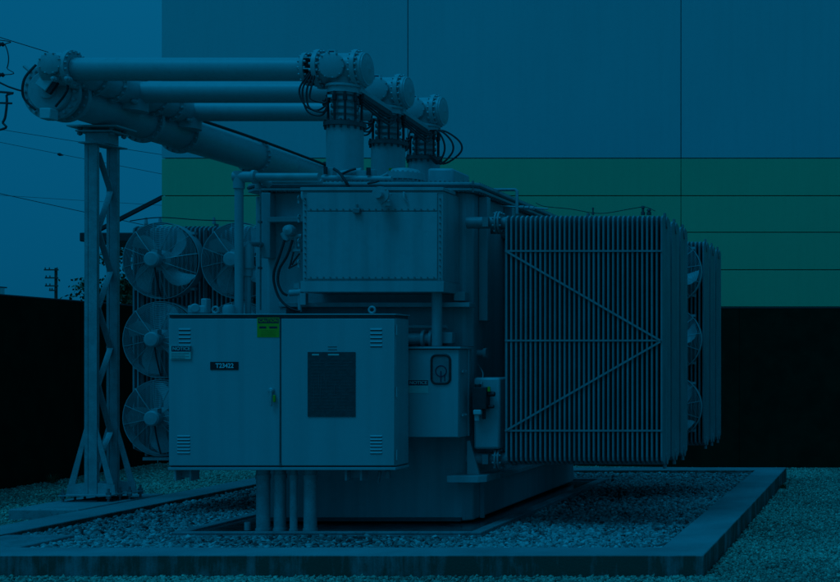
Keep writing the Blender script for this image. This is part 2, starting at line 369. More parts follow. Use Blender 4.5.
# utility pole, far small building
up = empty('utility_pole', (X_(56, 60), 60, -.2)); tag(up, 'thin wooden utility pole with crossarms far beyond the fence', 'pole')
x = X_(56, 60); MB().cyl((x, 60, -.2), (x, 60, Z_(268, 60)), .085, .065, n=10).build('pole_shaft', 'wood', up)
for yy, wd in ((270, .5), (278, .45), (286, .45), (290.5, .25)):
    z = Z_(yy, 60); MB().box(x - wd, x + wd*.35, 59.87, 59.93, z - .03, z + .03).build('crossarm', 'wood', up)
    for k in (-wd*.9, -wd*.5, wd*.25): MB().cyl((x + k, 59.9, z + .03), (x + k, 59.9, z + .12), .03, .02, n=8).build('insulator', 'gasket', up)
sh = empty('distant_shed', (X_(-6, 70), 70, -.2)); tag(sh, 'small pale shed far away above the black fence', 'building')
MB().box(X_(-90, 70), X_(-46, 70), 70, 74, -.2, Z_(284, 70)).build('wall', 'wallp', sh)
MB().box(X_(-91, 70), X_(-45.8, 70), 69.8, 74.2, Z_(284, 70), Z_(282.8, 70)).build('roof', 'canopy', sh)

def tree(px, D, ztop, rad, label, nb=9, nl=3200):
    x = X_(px, D); t = empty('yard_tree', (x, D, -.15)); tag(t, label, 'tree')
    b = MB(); tips = []
    b.tube([(x, D, -.15), (x + .06, D, ztop*.3), (x - .04, D + .05, ztop*.62), (x + .03, D, ztop*.85)], .09, 8, 4)
    for i in range(nb):
        a = i*2.4 + random.random(); h = ztop*(.35 + .5*i/nb); r = rad*(.9 - .5*i/nb)*random.uniform(.7, 1.1)
        e = Vector((x + r*math.cos(a), D + r*math.sin(a), h + r*random.uniform(.4, .9)))
        b.tube([(x, D, h), Vector((x, D, h)).lerp(e, .5) + Vector((0, 0, -.05)), e], .022, 5, 3); tips += [e, Vector((x, D, h)).lerp(e, .65)]
    b.build('trunk', 'bark', t)
    tips.append(Vector((x, D, ztop)))
    l = MB()
    for k in range(nl):
        c = random.choice(tips) + Vector((random.gauss(0, .2), random.gauss(0, .2), random.gauss(0, .2)))*rad*.75
        u = Vector((random.gauss(0, 1), random.gauss(0, 1), random.gauss(0, 1))).normalized(); v = u.orthogonal().normalized()
        s_ = random.uniform(.03, .065); i = len(l.v)
        l.v += [tuple(c - u*s_), tuple(c + v*s_*.5), tuple(c + u*s_), tuple(c - v*s_*.5)]; l.f.append((i, i+1, i+2, i+3))
    l.build('crown', 'leaf', t, smooth=False)
tree(112, 27, 3.95, .95, 'dark leafy young tree behind the fence seen through the lattice post')
tree(134, 29, 4.3, 1.0, 'dark bushy tree behind the fence under the canopy beside the fan bank')
tree(84, 33, 3.65, .55, 'sparse small tree rising just above the black fence', 6, 800)

def wire(a, b, r, sag=.0):
    pts = []
    for k in range(13):
        t = k/12; p = Vector(a).lerp(Vector(b), t); p.z -= sag*4*t*(1-t); pts.append(p)
    o = MB().tube(pts, r, 5).build('overhead_wire', 'wire')
    return o
def wpx(x0, y0, x1, y1, D0, D1, r, sag=.05):
    x2, y2 = x0 - (x1-x0)*2.5, y0 - (y1-y0)*2.5
    return wire(P(x2, y2, D0 - (D1-D0)*2.5), P(x1, y1, D1), r*.7, sag)
WL = ('thin overhead wire running down behind the end cap of the bus duct', 'thin overhead wire with a tiny bird perched on it', 'thin overhead wire just below the one with the bird', 'darkest overhead wire, sloping down to the canopy tie rod', 'faint nearly level overhead wire above the canopy')
for k, a in enumerate(((0, 35, 168, 88, 26, 30, .012), (0, 128, 170, 156, 34, 34, .011), (0, 141, 172, 176, 38, 38, .011), (0, 192, 172, 231, 32, 32, .014), (0, 194, 172, 206, 40, 40, .009))):
    tag(wpx(*a), WL[k], 'wire', 'overhead wires across the sky')
bd = MB().lathe(P(57.6, 154, 34), (1, 0, -.25), [(0, .0), (.012, .03), (.06, .045), (.1, .03), (.16, .008), (.17, 0)], 10).build('perched_bird', 'dark')
tag(bd, 'tiny dark bird perched on an overhead wire', 'bird')
jm = empty('jumper_cable_assembly', P(2, 128, 15)); tag(jm, 'hanging dark jumper cables with insulators at the sky edge beside the bus end', 'cable')
MB().tube([P(-420, 10, 15), P(-150, 26, 15), P(-2, 40, 15), P(5, 45, 15), P(8.5, 57, 15), P(7, 68, 15), P(1, 75, 15), P(-150, 70, 15), P(-420, 55, 15)], .006, 6, 6).build('jumper_loop', 'wire', jm)
for yy in (44.5, 75): MB().lathe(P(-8, yy - .5, 15), (1, 0, -.05), [(0, .015), (.05, .03), (.06, .015), (.09, .03), (.1, .015), (.13, .028), (.15, .01)], 12).build('insulator', 'dark', jm)
MB().tube([P(-420, 70, 15), P(-150, 84, 15), P(0, 92, 15), P(6.5, 96, 15), P(6, 112, 15), P(3, 122, 15), P(-8, 131, 15), P(-150, 140, 15), P(-420, 130, 15)], .014, 6, 6).build('jumper_loop', 'wire', jm)
MB().tube([P(-420, 85, 15), P(-150, 96, 15), P(0, 103, 15), P(5, 103, 15)], .012, 6, 4).build('jumper_loop', 'wire', jm)

def weed(x, y, h, n, label):
    m = MB(); z0 = gz(x, y)
    for k in range(n):
        a = random.uniform(0, 6.28); r = random.uniform(0, .07); bx_, by_ = x + r*math.cos(a), y + r*math.sin(a); hh = h*random.uniform(.5, 1); ln_ = random.uniform(.1, .5)*hh; w2 = .005
        dx, dy = ln_*math.cos(a), ln_*math.sin(a); i = len(m.v); px_, py_ = -math.sin(a)*w2, math.cos(a)*w2
        m.v += [(bx_ - px_, by_ - py_, z0 - .01), (bx_ + px_, by_ + py_, z0 - .01), (bx_ + dx*.4 + px_*.8, by_ + dy*.4 + py_*.8, z0 + hh*.7), (bx_ + dx*.4 - px_*.8, by_ + dy*.4 - py_*.8, z0 + hh*.7), (bx_ + dx, by_ + dy, z0 + hh)]
        m.f += [(i, i+1, i+2, i+3), (i+3, i+2, i+4)]
    tag(m.build('weed_tuft', 'leaf', smooth=False), label, 'weed')
weed(X_(783, 18.2), 18.2, .1, 60, 'low dark weed tuft in the gravel beside the right kerb')
weed(X_(52, 18.3), 18.3, .16, 50, 'small weed tuft at the foot of the black fence left of the lattice post')

# ================================================================ POWER TRANSFORMER
T = empty('power_transformer', (-5.56, 15.3, .0)); tag(T, 'large grey power transformer with control cabinets, finned radiators, round fans and three turrets on top', 'transformer')
TX0, TX1, TY0, TY1, TZ = -6.70, -4.42, 13.2, 17.6, 3.50
c = .13
outline = [(TX0 + c, TY0), (TX1 - c*.6, TY0), (TX1, TY0 + c*.6), (TX1, TY1 - c), (TX1 - c, TY1), (TX0 + c, TY1), (TX0, TY1 - c), (TX0, TY0 + c)]
MB().prism(outline, .03, TZ).build('tank', 'paint', T, bevel=.02)
MB().box(TX0 + .1, TX1 - .1, TY0 - .035, TY0 - .002, .031, .07).build('base_strip', 'gasket', T)
lid = MB().prism([(TX0 + .06, TY0 - .12), (TX1 + .02, TY0 - .12), (TX1 + .1, TY0 - .04), (TX1 + .1, TY1), (TX0 - .1, TY1), (TX0 - .1, TY0 + .04)], TZ + .002, TZ + .036).build('lid_flange', 'paint', T, bevel=.006)
MB().prism([(TX0 + .05, TY0 - .13), (TX1 + .025, TY0 - .13), (TX1 + .11, TY0 - .045), (TX1 + .11, TY1), (TX0 - .11, TY1), (TX0 - .11, TY0 + .035)], TZ + .038, TZ + .058).build('lid_gasket', 'gasket', T)
MB().prism([(TX0 + .06, TY0 - .12), (TX1 + .02, TY0 - .12), (TX1 + .1, TY0 - .04), (TX1 + .1, TY1), (TX0 - .1, TY1), (TX0 - .1, TY0 + .04)], TZ + .06, TZ + .09).build('lid', 'paint', T, bevel=.006)
lb = MB()
for i in range(46):
    x = TX0 + .12 + i*.049; lb.cyl((x, TY0 - .09, TZ - .012), (x, TY0 - .09, TZ + .108), .011, n=6)
for i in range(60):
    y = TY0 + .05 + i*.072; lb.cyl((TX1 + .07, y, TZ - .012), (TX1 + .07, y, TZ + .108), .011, n=6)
tag(lb.build('lid_bolts', 'bolt', T), kind='stuff')
# side stiffeners of the tank (right side) and front column
for y in (13.42, 14.3, 15.2, 16.1, 17.0):
    MB().box(TX1 + .002, TX1 + .1, y, y + .1, 2.15 if y < 14 else .75, TZ - .02).build('stiffener', 'paint', T, bevel=.006)
MB().box(X_(473, 13.1), X_(480, 13.1), 13.08, 13.199, 2.35, TZ - .02).build('stiffener', 'paint', T, bevel=.006) if False else None
MB().box(X_(262, 13.1), X_(271, 13.1), 13.08, 13.199, Z_(258, 13.1), TZ - .02).build('stiffener', 'paint', T, bevel=.006)
MB().box(TX0 - .1, TX0 - .002, 13.4, 13.55, .62, TZ - .02).build('stiffener', 'paint', T, bevel=.006)
MB().box(X_(272, 13.1) + .01, -5.99, 12.98, 13.198, Z_(222, 13), Z_(217, 13)).build('shelf_rail', 'paint', T, bevel=.004)
MB().box(-6.35, X_(470, 13.0), 12.98, 13.198, Z_(307, 13), Z_(302.5, 13)).build('shelf_rail', 'paint', T, bevel=.004)
MB().box(-6.35, -6.28, 13.0, 13.198, Z_(316, 13), Z_(307.2, 13)).build('shelf_bracket', 'paint', T, bevel=.004)
# bolted terminal box on the front
BX0, BX1, BY = X_(302.5, 12.72), X_(443, 12.72), 12.72
tb = MB().box(BX0, BX1, BY, TY0 - .002, Z_(281, BY), Z_(191, BY)).build('terminal_box', 'paint', T, bevel=.006)
zb, zt = Z_(292, BY), Z_(189.5, BY)
MB().box(BX0 - .015, BX1 + .012, BY - .014, TY0 - .004, zb, Z_(281, BY) - .002).build('bottom_flange', 'paint', tb, bevel=.004)
MB().box(BX0 - .015, BX1 + .012, BY - .02, TY0 - .14, Z_(191, BY) + .001, zt + .02).build('top_flange', 'paint', tb, bevel=.004)
MB().box(BX0 + .05, BX1 - .055, BY - .012, BY - .001, Z_(281, BY) + .02, Z_(211.5, BY) - .006).build('lower_cover', 'paint', tb, bevel=.003)
MB().box(BX0 + .05, BX1 - .055, BY - .012, BY - .001, Z_(211.5, BY) + .006, Z_(191, BY) - .02).build('upper_cover', 'paint', tb, bevel=.003)
bb = MB()
def hexb(x, z): bb.cyl((x, BY - .022, z), (x, BY - .001, z), .008, n=6)
z = zb + .14
while z < zt - .05: hexb(BX0 + .03, z); hexb(BX1 - .028, z); z += .062
x = BX0 + .09
while x < BX1 - .06: hexb(x, Z_(211.5, BY) + .02); hexb(x, Z_(281, BY) + .035); x += .066
tag(bb.build('cover_bolts', 'bolt', tb), kind='stuff')
for px in (404, 302):
    MB().tube([P(px, 192, BY - .03), P(px, 198, BY - .05), P(px + 3, 202, BY - .03)], .01, 6, 3).build('lifting_hook', 'paint', tb)
vv = MB().lathe(P(384, 196, 12.66), (0, -1, 0), [(0, .05), (.06, .06), (.07, .085), (.1, .085), (.1, .04), (.16, .04)], 16)
vv.cyl(P(384, 190, 12.6), P(384, 207, 12.6), .03); vv.cbox(P(388, 203, 12.6), .05, .05, .06); vv.boltring(P(384, 196, 12.57), (0, 1, 0), .07, 6, .01, .03)
vv.build('drain_valve', 'paint', T)
vv = MB().cbox(P(357, 211, 12.69), .07, .05, .05); vv.cyl(P(357, 204, 12.68), P(357, 209, 12.68), .012); vv.build('earth_stud', 'bolt', T, bevel=.004)

# pipes below the box
MB().cyl(P(437, 292.4, 12.9), P(437, 347, 12.9), .052, n=20).build('drop_pipe', 'paint', T)
pp = MB().cyl((-5.6, 13.02, Z_(339, 13.02)), (-4.62, 13.02, Z_(339, 13.02)), .062)
pp.cyl((-4.86, 13.02, Z_(339, 13.02)), (-4.83, 13.02, Z_(339, 13.02)), .1); pp.cyl((-4.78, 13.02, Z_(339, 13.02)), (-4.75, 13.02, Z_(339, 13.02)), .1)
pp.build('header_pipe', 'paint', T)
MB().cyl((-5.6, 13.05, Z_(327, 13.05)), (-4.62, 13.05, Z_(327, 13.05)), .024).build('oil_pipe', 'paint', T)
MB().cbox(P(448, 338, 13.0), .12, .1, .12).build('pipe_clamp', 'paint', T, bevel=.01)
MB().box(X_(455, 13.1), X_(466, 13.1), 13.06, 13.198, Z_(301, 13.1), Z_(292, 13.1)).build('shelf_bracket', 'paint', T, bevel=.004)

# jacking pad with gusset
MB().box(X_(449, 13.0), X_(487, 13.0), 12.92, 13.5, Z_(482, 13), Z_(475, 13)).build('jacking_pad', 'paint', T, bevel=.008) if False else None
jp = MB().prism([(X_(449, 13), 12.93), (X_(480, 13), 12.93), (X_(487, 13), 13.0), (X_(487, 13), 13.45), (TX1 + .003, 13.45), (TX1 + .003, TY0 - .003), (X_(449, 13), TY0 - .003)], Z_(482, 13), Z_(475, 13)).build('jacking_pad', 'paint', T, bevel=.006)
MB().quadbox([(TX1 + .005, 13.05, Z_(475, 13) + .002), (TX1 + .13, 13.05, Z_(475, 13) + .002), (TX1 + .13, 13.09, Z_(475, 13) + .002), (TX1 + .005, 13.09, Z_(475, 13) + .002), (TX1 + .005, 13.05, Z_(441, 13)), (TX1 + .035, 13.05, Z_(441, 13)), (TX1 + .035, 13.09, Z_(441, 13)), (TX1 + .005, 13.09, Z_(441, 13))]).build('gusset', 'paint', T)
MB().box(TX1 + .003, TX1 + .12, 13.9, 17.3, .42, .47).build('skid_rail', 'paint', T, bevel=.006)
MB().box(TX1 + .003, TX1 + .045, 13.46, 13.5, .031, Z_(482, 13)).build('skid_rib', 'paint', T)

# ---- control cabinet
CY = 12.35; CX0, CX1 = X_(168.5, CY), X_(395, CY); CZ0, CZ1 = Z_(466, CY), Z_(318, CY)
cb = MB().box(CX0, CX1, CY + .02, CY + .35, CZ0, CZ1).build('control_cabinet', 'cabinet', T, bevel=.008)
MB().box(CX0 - .012, CX1 + .012, CY - .012, CY + .36, Z_(315, CY), Z_(315, CY) + .012).build('rain_hood', 'cabinet', cb, bevel=.004)
MB().box(CX0 + .004, CX1 - .004, CY + .012, CY + .34, CZ1 + .001, Z_(315, CY) - .001).build('hood_gap', 'gasket', cb)
MB().box(CX0 - .006, CX1 + .006, CY - .004, CY + .35, Z_(470, CY), CZ0 - .012).build('bottom_rail', 'cabinet', cb, bevel=.004)
MB().box(CX0 + .01, CX1 - .01, CY + .015, CY + .34, CZ0 - .011, CZ0 - .001).build('rail_gap', 'gasket', cb)
xm = X_(280.5, CY)
MB().box(xm - .02, xm + .02, CY + .004, CY + .0195, CZ0 + .01, CZ1 - .01).build('door_gap', 'gasket', cb)
MB().box(CX0 + .004, xm - .007, CY - .004, CY + .018, CZ0 + .004, CZ1 - .006).build('door', 'cabinet', cb, bevel=.006)
MB().box(xm + .009, CX1 - .004, CY - .004, CY + .018, CZ0 + .004, CZ1 - .006).build('door', 'cabinet', cb, bevel=.006)
def louver(px0, px1, py0, py1, n, parent, y):
    m = MB(); s_ = MB(); h = (Z_(py0, y) - Z_(py1, y))/n
    for k in range(n):
        z1 = Z_(py0, y) - k*h; x0, x1 = X_(px0, y), X_(px1, y)
        i = len(m.v); m.v += [(x0, y, z1), (x1, y, z1), (x1 - .008, y - .008, z1 - h*.45), (x0 + .008, y - .008, z1 - h*.45), (x0, y, z1 - h*.52), (x1, y, z1 - h*.52)]
        m.f += [(i, i+3, i+2, i+1), (i, i+4, i+3), (i+1, i+2, i+5)]
        s_.box(x0 + .004, x1 - .004, y - .0015, y + .0, z1 - h*.70, z1 - h*.5)
    o = m.build('louver_vent', 'cabinet', parent, smooth=False)
    s_.build('louver_slot', 'black', parent)
DY = CY - .004
louver(178.5, 191, 328, 348.5, 5, cb, DY); louver(177, 190.5, 435, 455, 6, cb, DY); louver(370, 382.5, 435, 455, 6, cb, DY); louver(370, 382.5, 328, 348.5, 5, cb, DY)
def plate(name, m, px0, px1, py0, py1, y, parent, th=.004):
    return MB().box(X_(px0, y), X_(px1, y), y - th, y - .0005, Z_(py1, y), Z_(py0, y)).build(name, m, parent)
plate('number_plate', 'black', 210.5, 238.5, 361.8, 369.8, DY, cb, .006)
text('plate_lettering', 'T23422', 'white', .062, P(224.6, 365.8, DY - .0075), cb, X_(233.5, DY) - X_(215.5, DY))
plate('notice_label', 'label', 171, 191.6, 345.6, 359, DY, cb, .018)
plate('notice_heading', 'ink', 171.5, 191, 346, 351.5, DY - .018, cb, .0015)
text('notice_lettering', 'NOTICE', 'label', .045, P(181.3, 348.7, DY - .0205), cb, X_(190, DY) - X_(172.5, DY))
ln = MB()
for k, yy in enumerate((353.2, 354.8, 356.4, 357.8)): ln.box(X_(172.5, DY), X_(190 - (k % 2)*4, DY), DY - .0193, DY - .0183, Z_(yy + .55, DY), Z_(yy, DY))
ln.build('notice_small_print', 'bolt', cb)
plate('warning_sheet', 'yellow', 257.3, 279.4, 317.6, 337.2, DY, cb, .004)['label'] = 'yellow warning sheet with dark print'
plate('sheet_heading', 'ink', 258.2, 278.6, 318.3, 323.2, DY - .004, cb, .0012)
text('sheet_lettering', 'CAUTION', 'yellow', .042, P(268.4, 320.7, DY - .0062), cb, X_(277.6, DY) - X_(259.2, DY))
ln = MB()
for a, b_ in ((259.5, 266.5), (269.5, 277.5)): ln.box(X_(a, DY), X_(b_, DY), DY - .0052, DY - .0042, Z_(328.4, DY), Z_(326.4, DY))
tag(ln.build('sheet_print', 'ink', cb), kind='stuff')
ln = MB()
for yy in (330.5, 332.2, 333.9, 335.4): ln.box(X_(261, DY), X_(276, DY), DY - .0052, DY - .0042, Z_(yy + .35, DY), Z_(yy, DY))
tag(ln.build('sheet_small_print', mat('faded print', (.3, .2, .01), None, .6), cb), kind='stuff')
wp = plate('diagram_plate', 'window', 308, 355.5, 352, 416.5, DY, cb, .008)
ln = MB(); y = DY - .0095
for (a, b_, c_, d_) in ((312, 319, 353.8, 355.4), (328, 339, 353.8, 355.4)): ln.box(X_(a, y), X_(b_, y), y - .001, y, Z_(d_, y), Z_(c_, y))
tag(ln.build('diagram_heading', 'label', cb), kind='stuff')
ln = MB()
random.seed(3)
for k in range(17):
    yy = 359 + k*3.2; a = 311
    while a < 350:
        b_ = a + random.uniform(3, 14); ln.box(X_(a, y), X_(min(b_, 353), y), y - .0008, y, Z_(yy + .5, y), Z_(yy, y)); a = b_ + random.uniform(1.5, 5)
for k in range(9):
    a = random.uniform(311, 352); t0 = random.uniform(358, 395); ln.box(X_(a, y), X_(a + .5, y), y - .0012, y - .0004, Z_(t0 + random.uniform(6, 18), y), Z_(t0, y))
ln.build('diagram_lines', mat('engraved line', g(.10), None, .4), cb)
ln = MB()
for yy in (346.5, 349.3): ln.box(X_(328, DY), X_(337, DY), DY - .0015, DY - .0005, Z_(yy + .8, DY), Z_(yy, DY))
ln.build('plate_caption', 'gasket', cb)
hd = MB().lathe(P(271.8, 390.5, DY), (0, -1, 0), [(0, .03), (.018, .03), (.03, .024), (.034, 0)], 16)
hd.cbox(P(271, 398, DY - .036), .022, .02, .16); hd.build('door_handle', 'galv', cb, bevel=.005)
MB().cbox(P(274.3, 398.5, DY - .028), .022, .02, .07).build('padlock', 'yellow', cb, bevel=.005)['label'] = 'small yellow padlock'
MB().cyl(P(280.3, 463, DY - .004), P(280.3, 465.5, DY - .004), .008, n=8).build('door_pin', 'bolt', cb)
hg = MB()
for yy in (330, 392, 455): hg.cyl((CX1 + .008, CY + .02, Z_(yy, CY) - .05), (CX1 + .008, CY + .02, Z_(yy, CY) + .05), .009, n=8)
hg.build('door_hinge', 'cabinet', cb)
for px in (347, 177):
    br = MB(); zt_ = Z_(470, 12.37) - .001
    for q in (px, px + 15): br.box(X_(q, 12.5), X_(q + 2, 12.5), 12.45, 12.6, Z_(480, 12.5), zt_)
    br.box(X_(px + 1, 12.5), X_(px + 16, 12.5), 12.55, 12.56, Z_(478, 12.5), zt_ - .002)
    br.build('mounting_bracket', 'cabinet', cb)
gl = MB().cyl(P(388, 470.5, 12.5), P(388, 478, 12.5), .03, n=8); gl.cyl(P(380, 471, 12.55), P(378, 482, 12.55), .018, n=8); gl.build('cable_gland', 'bolt', cb)
ca = MB()
for z in (CZ0 + .25, CZ1 - .25):
    for x in (CX0 + .6, CX1 - .25): ca.box(x, x + .08, CY + .351, TY0 - .004 if x > TX0 + .2 else CY + .4, z, z + .08)
ca.build('standoff_arm', 'paint', cb)
# conduits
for px, wd, y in ((263.2, 13, 12.6), (280, 11.5, 12.62), (293.6, 7.2, 12.56), (310.3, 12.5, 12.6)):
    r = wd/2*y/F; x = X_(px, y); cd = MB().lathe((x, y, .006), (0, 0, 1), [(0, r*1.12), (.03, r*1.12), (.03, r), (.643 - .02, r)], 20).build('conduit_pipe', 'galv', T)
    MB().lathe((x, y, .53), (0, 0, 1), [(0, r + .001), (.002, r + .007), (.05, r + .007), (.052, r + .001)], 20).build('coupling', 'galv', cd)
MB().cyl(P(247.5, 522, 12.62), P(247.5, 530, 12.62), .03, n=12).build('stub_pipe', 'galv', T)
# items on top of the cabinet
vm = MB().cbox(P(199, 309.5, 12.6), .18, .1, .08); vm.cbox(P(206, 306, 12.6), .06, .09, .15); vm.cyl(P(195, 308, 12.52), P(195, 308, 12.6), .045); vm.build('valve_motor', 'paint', T, bevel=.012)
MB().ring(P(215.5, 309.8, 12.5), (0, 1, 0), .03, .011, 24, 8).build('lifting_eye', 'galv', cb)
MB().ring(P(372, 309.8, 12.5), (0, 1, 0), .03, .011, 24, 8).build('lifting_eye', 'galv', cb)
MB().lathe(P(229, 314, 12.62), (0, 0, 1), [(0, .06), (.06, .06), (.09, .045), (.1, 0)], 16).build('vent_cap', 'paint', T)

# ---- smaller cabinet, right of it
QY = 12.75; QX0, QX1 = X_(406, QY), X_(458.5, QY); QZ0, QZ1 = Z_(437.5, QY), Z_(349, QY)
qc = MB().box(QX0, QX1, QY + .02, QY + .40, QZ0, QZ1).build('relay_cabinet', 'cabinet', T, bevel=.006)
MB().box(QX0 + .003, QX1 - .003, QY, QY + .018, QZ0 + .004, QZ1 - .004).build('door', 'cabinet', qc, bevel=.006)
MB().box(QX0 - .03, QX1 + .03, QY - .03, QY + .42, QZ1 + .003, QZ1 + .022).build('rain_hood', 'cabinet', qc, bevel=.004)
MB().box(QX0 - .02, QX1 + .02, QY + .0, QY + .41, QZ1 + .0225, QZ1 + .03).build('hood_seam', 'gasket', qc)
for yy in (371, 415):
    m = MB().cbox((QX1 + .012, QY + .12, Z_(yy, QY)), .022, .05, .03); m.cyl((QX1 + .01, QY + .12, Z_(yy, QY)), (QX1 + .045, QY + .12, Z_(yy, QY)), .008, n=8); m.cbox((QX1 + .03, QY + .08, Z_(yy, QY) - .005), .012, .09, .018); m.build('latch', 'galv', qc)
MB().box(QX1 + .001, QX1 + .018, QY + .26, QY + .30, QZ0, QZ1).build('side_flange', 'cabinet', qc, bevel=.003)
def rrect(px0, px1, py0, py1, y, rad, n=5):
    x0, x1, z0, z1 = X_(px0, y), X_(px1, y), Z_(py1, y), Z_(py0, y); pts = []
    for cx, cz, a0 in ((x1-rad, z1-rad, 0), (x0+rad, z1-rad, 90), (x0+rad, z0+rad, 180), (x1-rad, z0+rad, 270)):
        for k in range(n+1): a = R(a0 + 90*k/n); pts.append((cx + rad*math.cos(a), y, cz + rad*math.sin(a)))
    return pts
pts = rrect(431.5, 450, 355, 383.5, QY - .006, .05); MB().tube(pts + pts[:2], .0115, 8).build('window_gasket', 'dark', qc)
m = MB(); m.v = [(p[0], QY - .004, p[2]) for p in pts]; m.f = [tuple(range(len(pts)))]; m.v += [(p[0], QY - .0005, p[2]) for p in pts]
n_ = len(pts); m.f += [(k, k+n_, (k+1) % n_+n_, (k+1) % n_) for k in range(n_)]
m.build('window_pane', mat('gauge glass', g(.18), g(.22), .15, 20), qc)
m = MB().ring(P(441, 371, QY - .006), (0, 1, 0), .055, .005, 24, 6); m.box(X_(440.6, QY), X_(441.6, QY), QY - .008, QY - .0045, Z_(382, QY), Z_(371, QY)); m.box(X_(444.5, QY), X_(445.3, QY), QY - .008, QY - .0045, Z_(381, QY), Z_(374, QY)); m.build('gauge_face', 'ink', qc)
plate('notice_label', 'label', 408, 428.5, 379.5, 393, QY, qc, .003)
plate('notice_heading', 'ink', 408.4, 428.1, 380, 385.3, QY - .003, qc, .0015)
text('notice_lettering', 'NOTICE', 'label', .045, P(418.2, 382.7, QY - .0055), qc, X_(427, QY) - X_(409.5, QY))
# ---- junction box with black actuator
JY = 13.0; jx0, jx1 = X_(473.5, JY), X_(500, JY)
jb = MB().box(jx0, jx1, JY, JY + .34, Z_(449, JY), Z_(377.5, JY)).build('junction_box', 'cabinet', T, bevel=.025)
A_ = 12.93
m = MB().box(X_(474, A_), X_(488, A_), A_ - .06, JY - .001, Z_(409, A_), Z_(387, A_)); m.cyl(P(488, 394, A_), P(495, 394, A_), .025, n=12); m.cyl(P(488, 406.5, A_), P(494, 406.5, A_), .018, n=12)
m.cyl(P(478, 387, A_), P(478, 384, A_), .035, n=12); m.cyl(P(484, 409, A_), P(484, 419, A_), .018, n=10); m.build('actuator', 'dark', jb, bevel=.006)
m = MB().cbox(P(478, 412, A_ - .03), .08, .07, .05); m.cyl(P(477, 414, A_), P(477, 421, A_), .025, n=10); m.build('actuator_plug', 'pale', jb, bevel=.008)
MB().cbox(P(489, 389, A_ - .03), .022, .02, .05).build('actuator_tag', 'yellow', jb)
MB().tube([P(474, 361, 13.4), P(479, 366, 13.4), P(483, 374, 13.1), P(481, 385, 12.96)], .006, 6, 5).build('signal_cable', 'paint', T)
m = MB().cyl(P(470, 353, 13.4), P(484, 353, 13.4), .035, n=14); m.cyl(P(484, 353, 13.4), P(487, 353, 13.4), .055, n=14); m.cyl(P(474, 353, 13.4), P(476, 353, 13.4), .055, n=14); m.build('oil_pipe', 'paint', T)

# ---- radiators
RX0, RX1, RYF, RZ0, RZ1 = -3.97, -2.345, 12.89, .64, 3.225
NF = 33
def fin_mesh():
    m = MB(); w_, dep = .0105, .485; rows = [(0, .34), (.05, .96), (.09, 1), (RZ1-RZ0-.06, 1), (RZ1-RZ0-.03, .97), (RZ1-RZ0, .72)]
    for (z, k) in rows:
        h = dep*k/2; th = w_*(.55 if k < .5 else 1)
        m.v += [(-th*.85, -h, z), (th*.85, -h, z), (th, -h + .006, z), (th, -.06*k, z), (th*.55, 0, z), (th, .06*k, z), (th, h - .012, z), (th*.45, h, z), (-th*.45, h, z), (-th, h - .012, z), (-th, .06*k, z), (-th*.55, 0, z), (-th, -.06*k, z), (-th, -h + .006, z)]
    n = 14
    for j in range(len(rows)-1):
        for k in range(n): a = j*n+k; b_ = j*n+(k+1) % n; m.f.append((a, b_, b_+n, a+n))
    m.f.append(tuple(range(n))[::-1]); m.f.append(tuple((len(rows)-1)*n+k for k in range(n)))
    return m
def radiator(label):
    yc = RYF + .2425; m = MB()
    m.cyl((RX0 - .47, yc, RZ1 - .055), (RX1 + .01, yc, RZ1 - .055), .062, n=16)
    m2 = MB(); m2.cyl((RX0 - .47, yc, RZ0 + .055), (RX1 + .01, yc, RZ0 + .055), .062, n=16)
    for z, m in ((RZ0 + .055, m2), (RZ1 - .055, m)):
        m.cyl((RX0 - .13, yc, z), (RX0 - .11, yc, z), .12, n=20); m.cyl((RX0 - .16, yc, z), (RX0 - .14, yc, z), .12, n=20)
        m.boltring((RX0 - .135, yc, z), (1, 0, 0), .1, 8, .014, .09)
        m.cbox((RX0 - .25, yc - .08, z), .06, .05, .1)
    for x in (RX0 + .8, RX1 - .02):
        m.cbox((x, yc, RZ1 + .02), .02, .06, .05)
    r = m.build('radiator', 'fin', T); m2.cyl((RX1 - .02, yc, RZ0 - .05), (RX1 - .02, yc, RZ0 + .02), .02, n=8); m2.build('bottom_header', 'fin', r)
    f0 = None
    for i in range(NF):
        x = RX0 + .012 + (RX1 - RX0 - .024)*i/(NF-1)
        if f0 is None:
            f0 = fin_mesh().build('fin', 'fin', None, origin=(0, 0, 0), smooth=False); place(f0, (x, yc, RZ0), r)
        else:
            f = f0.copy(); col.objects.link(f); place(f, (x, yc, RZ0), r)
    return r
rad = radiator('')
for dy in (.56, 1.12, 2.88, 3.44, 4.0): copy_tree(rad, T, (0, dy, 0))
for dy in (1.32, 1.88):      # left bank, mirrored so that its headers reach the tank
    q = copy_tree(rad, T, (-4.1825, dy, .03)); q.scale = (-1, 1, 1)
# front braces on the first radiator
yb = RYF - .006
zs = [Z_(251, RYF), Z_(340.5, RYF), Z_(430.5, RYF)]
for z in zs: MB().bar((RX0, yb, z), (RX1, yb, z), .008, .018).build('brace_bar', 'fin', T)
MB().bar((RX0 + .01, yb - .009, zs[0]), (RX1 - .02, yb - .009, zs[1]), .008, .02).build('brace_bar', 'fin', T)
MB().bar((RX1 - .02, yb - .009, zs[1] - .012), (RX0 + .01, yb - .009, zs[2]), .008, .02).build('brace_bar', 'fin', T)
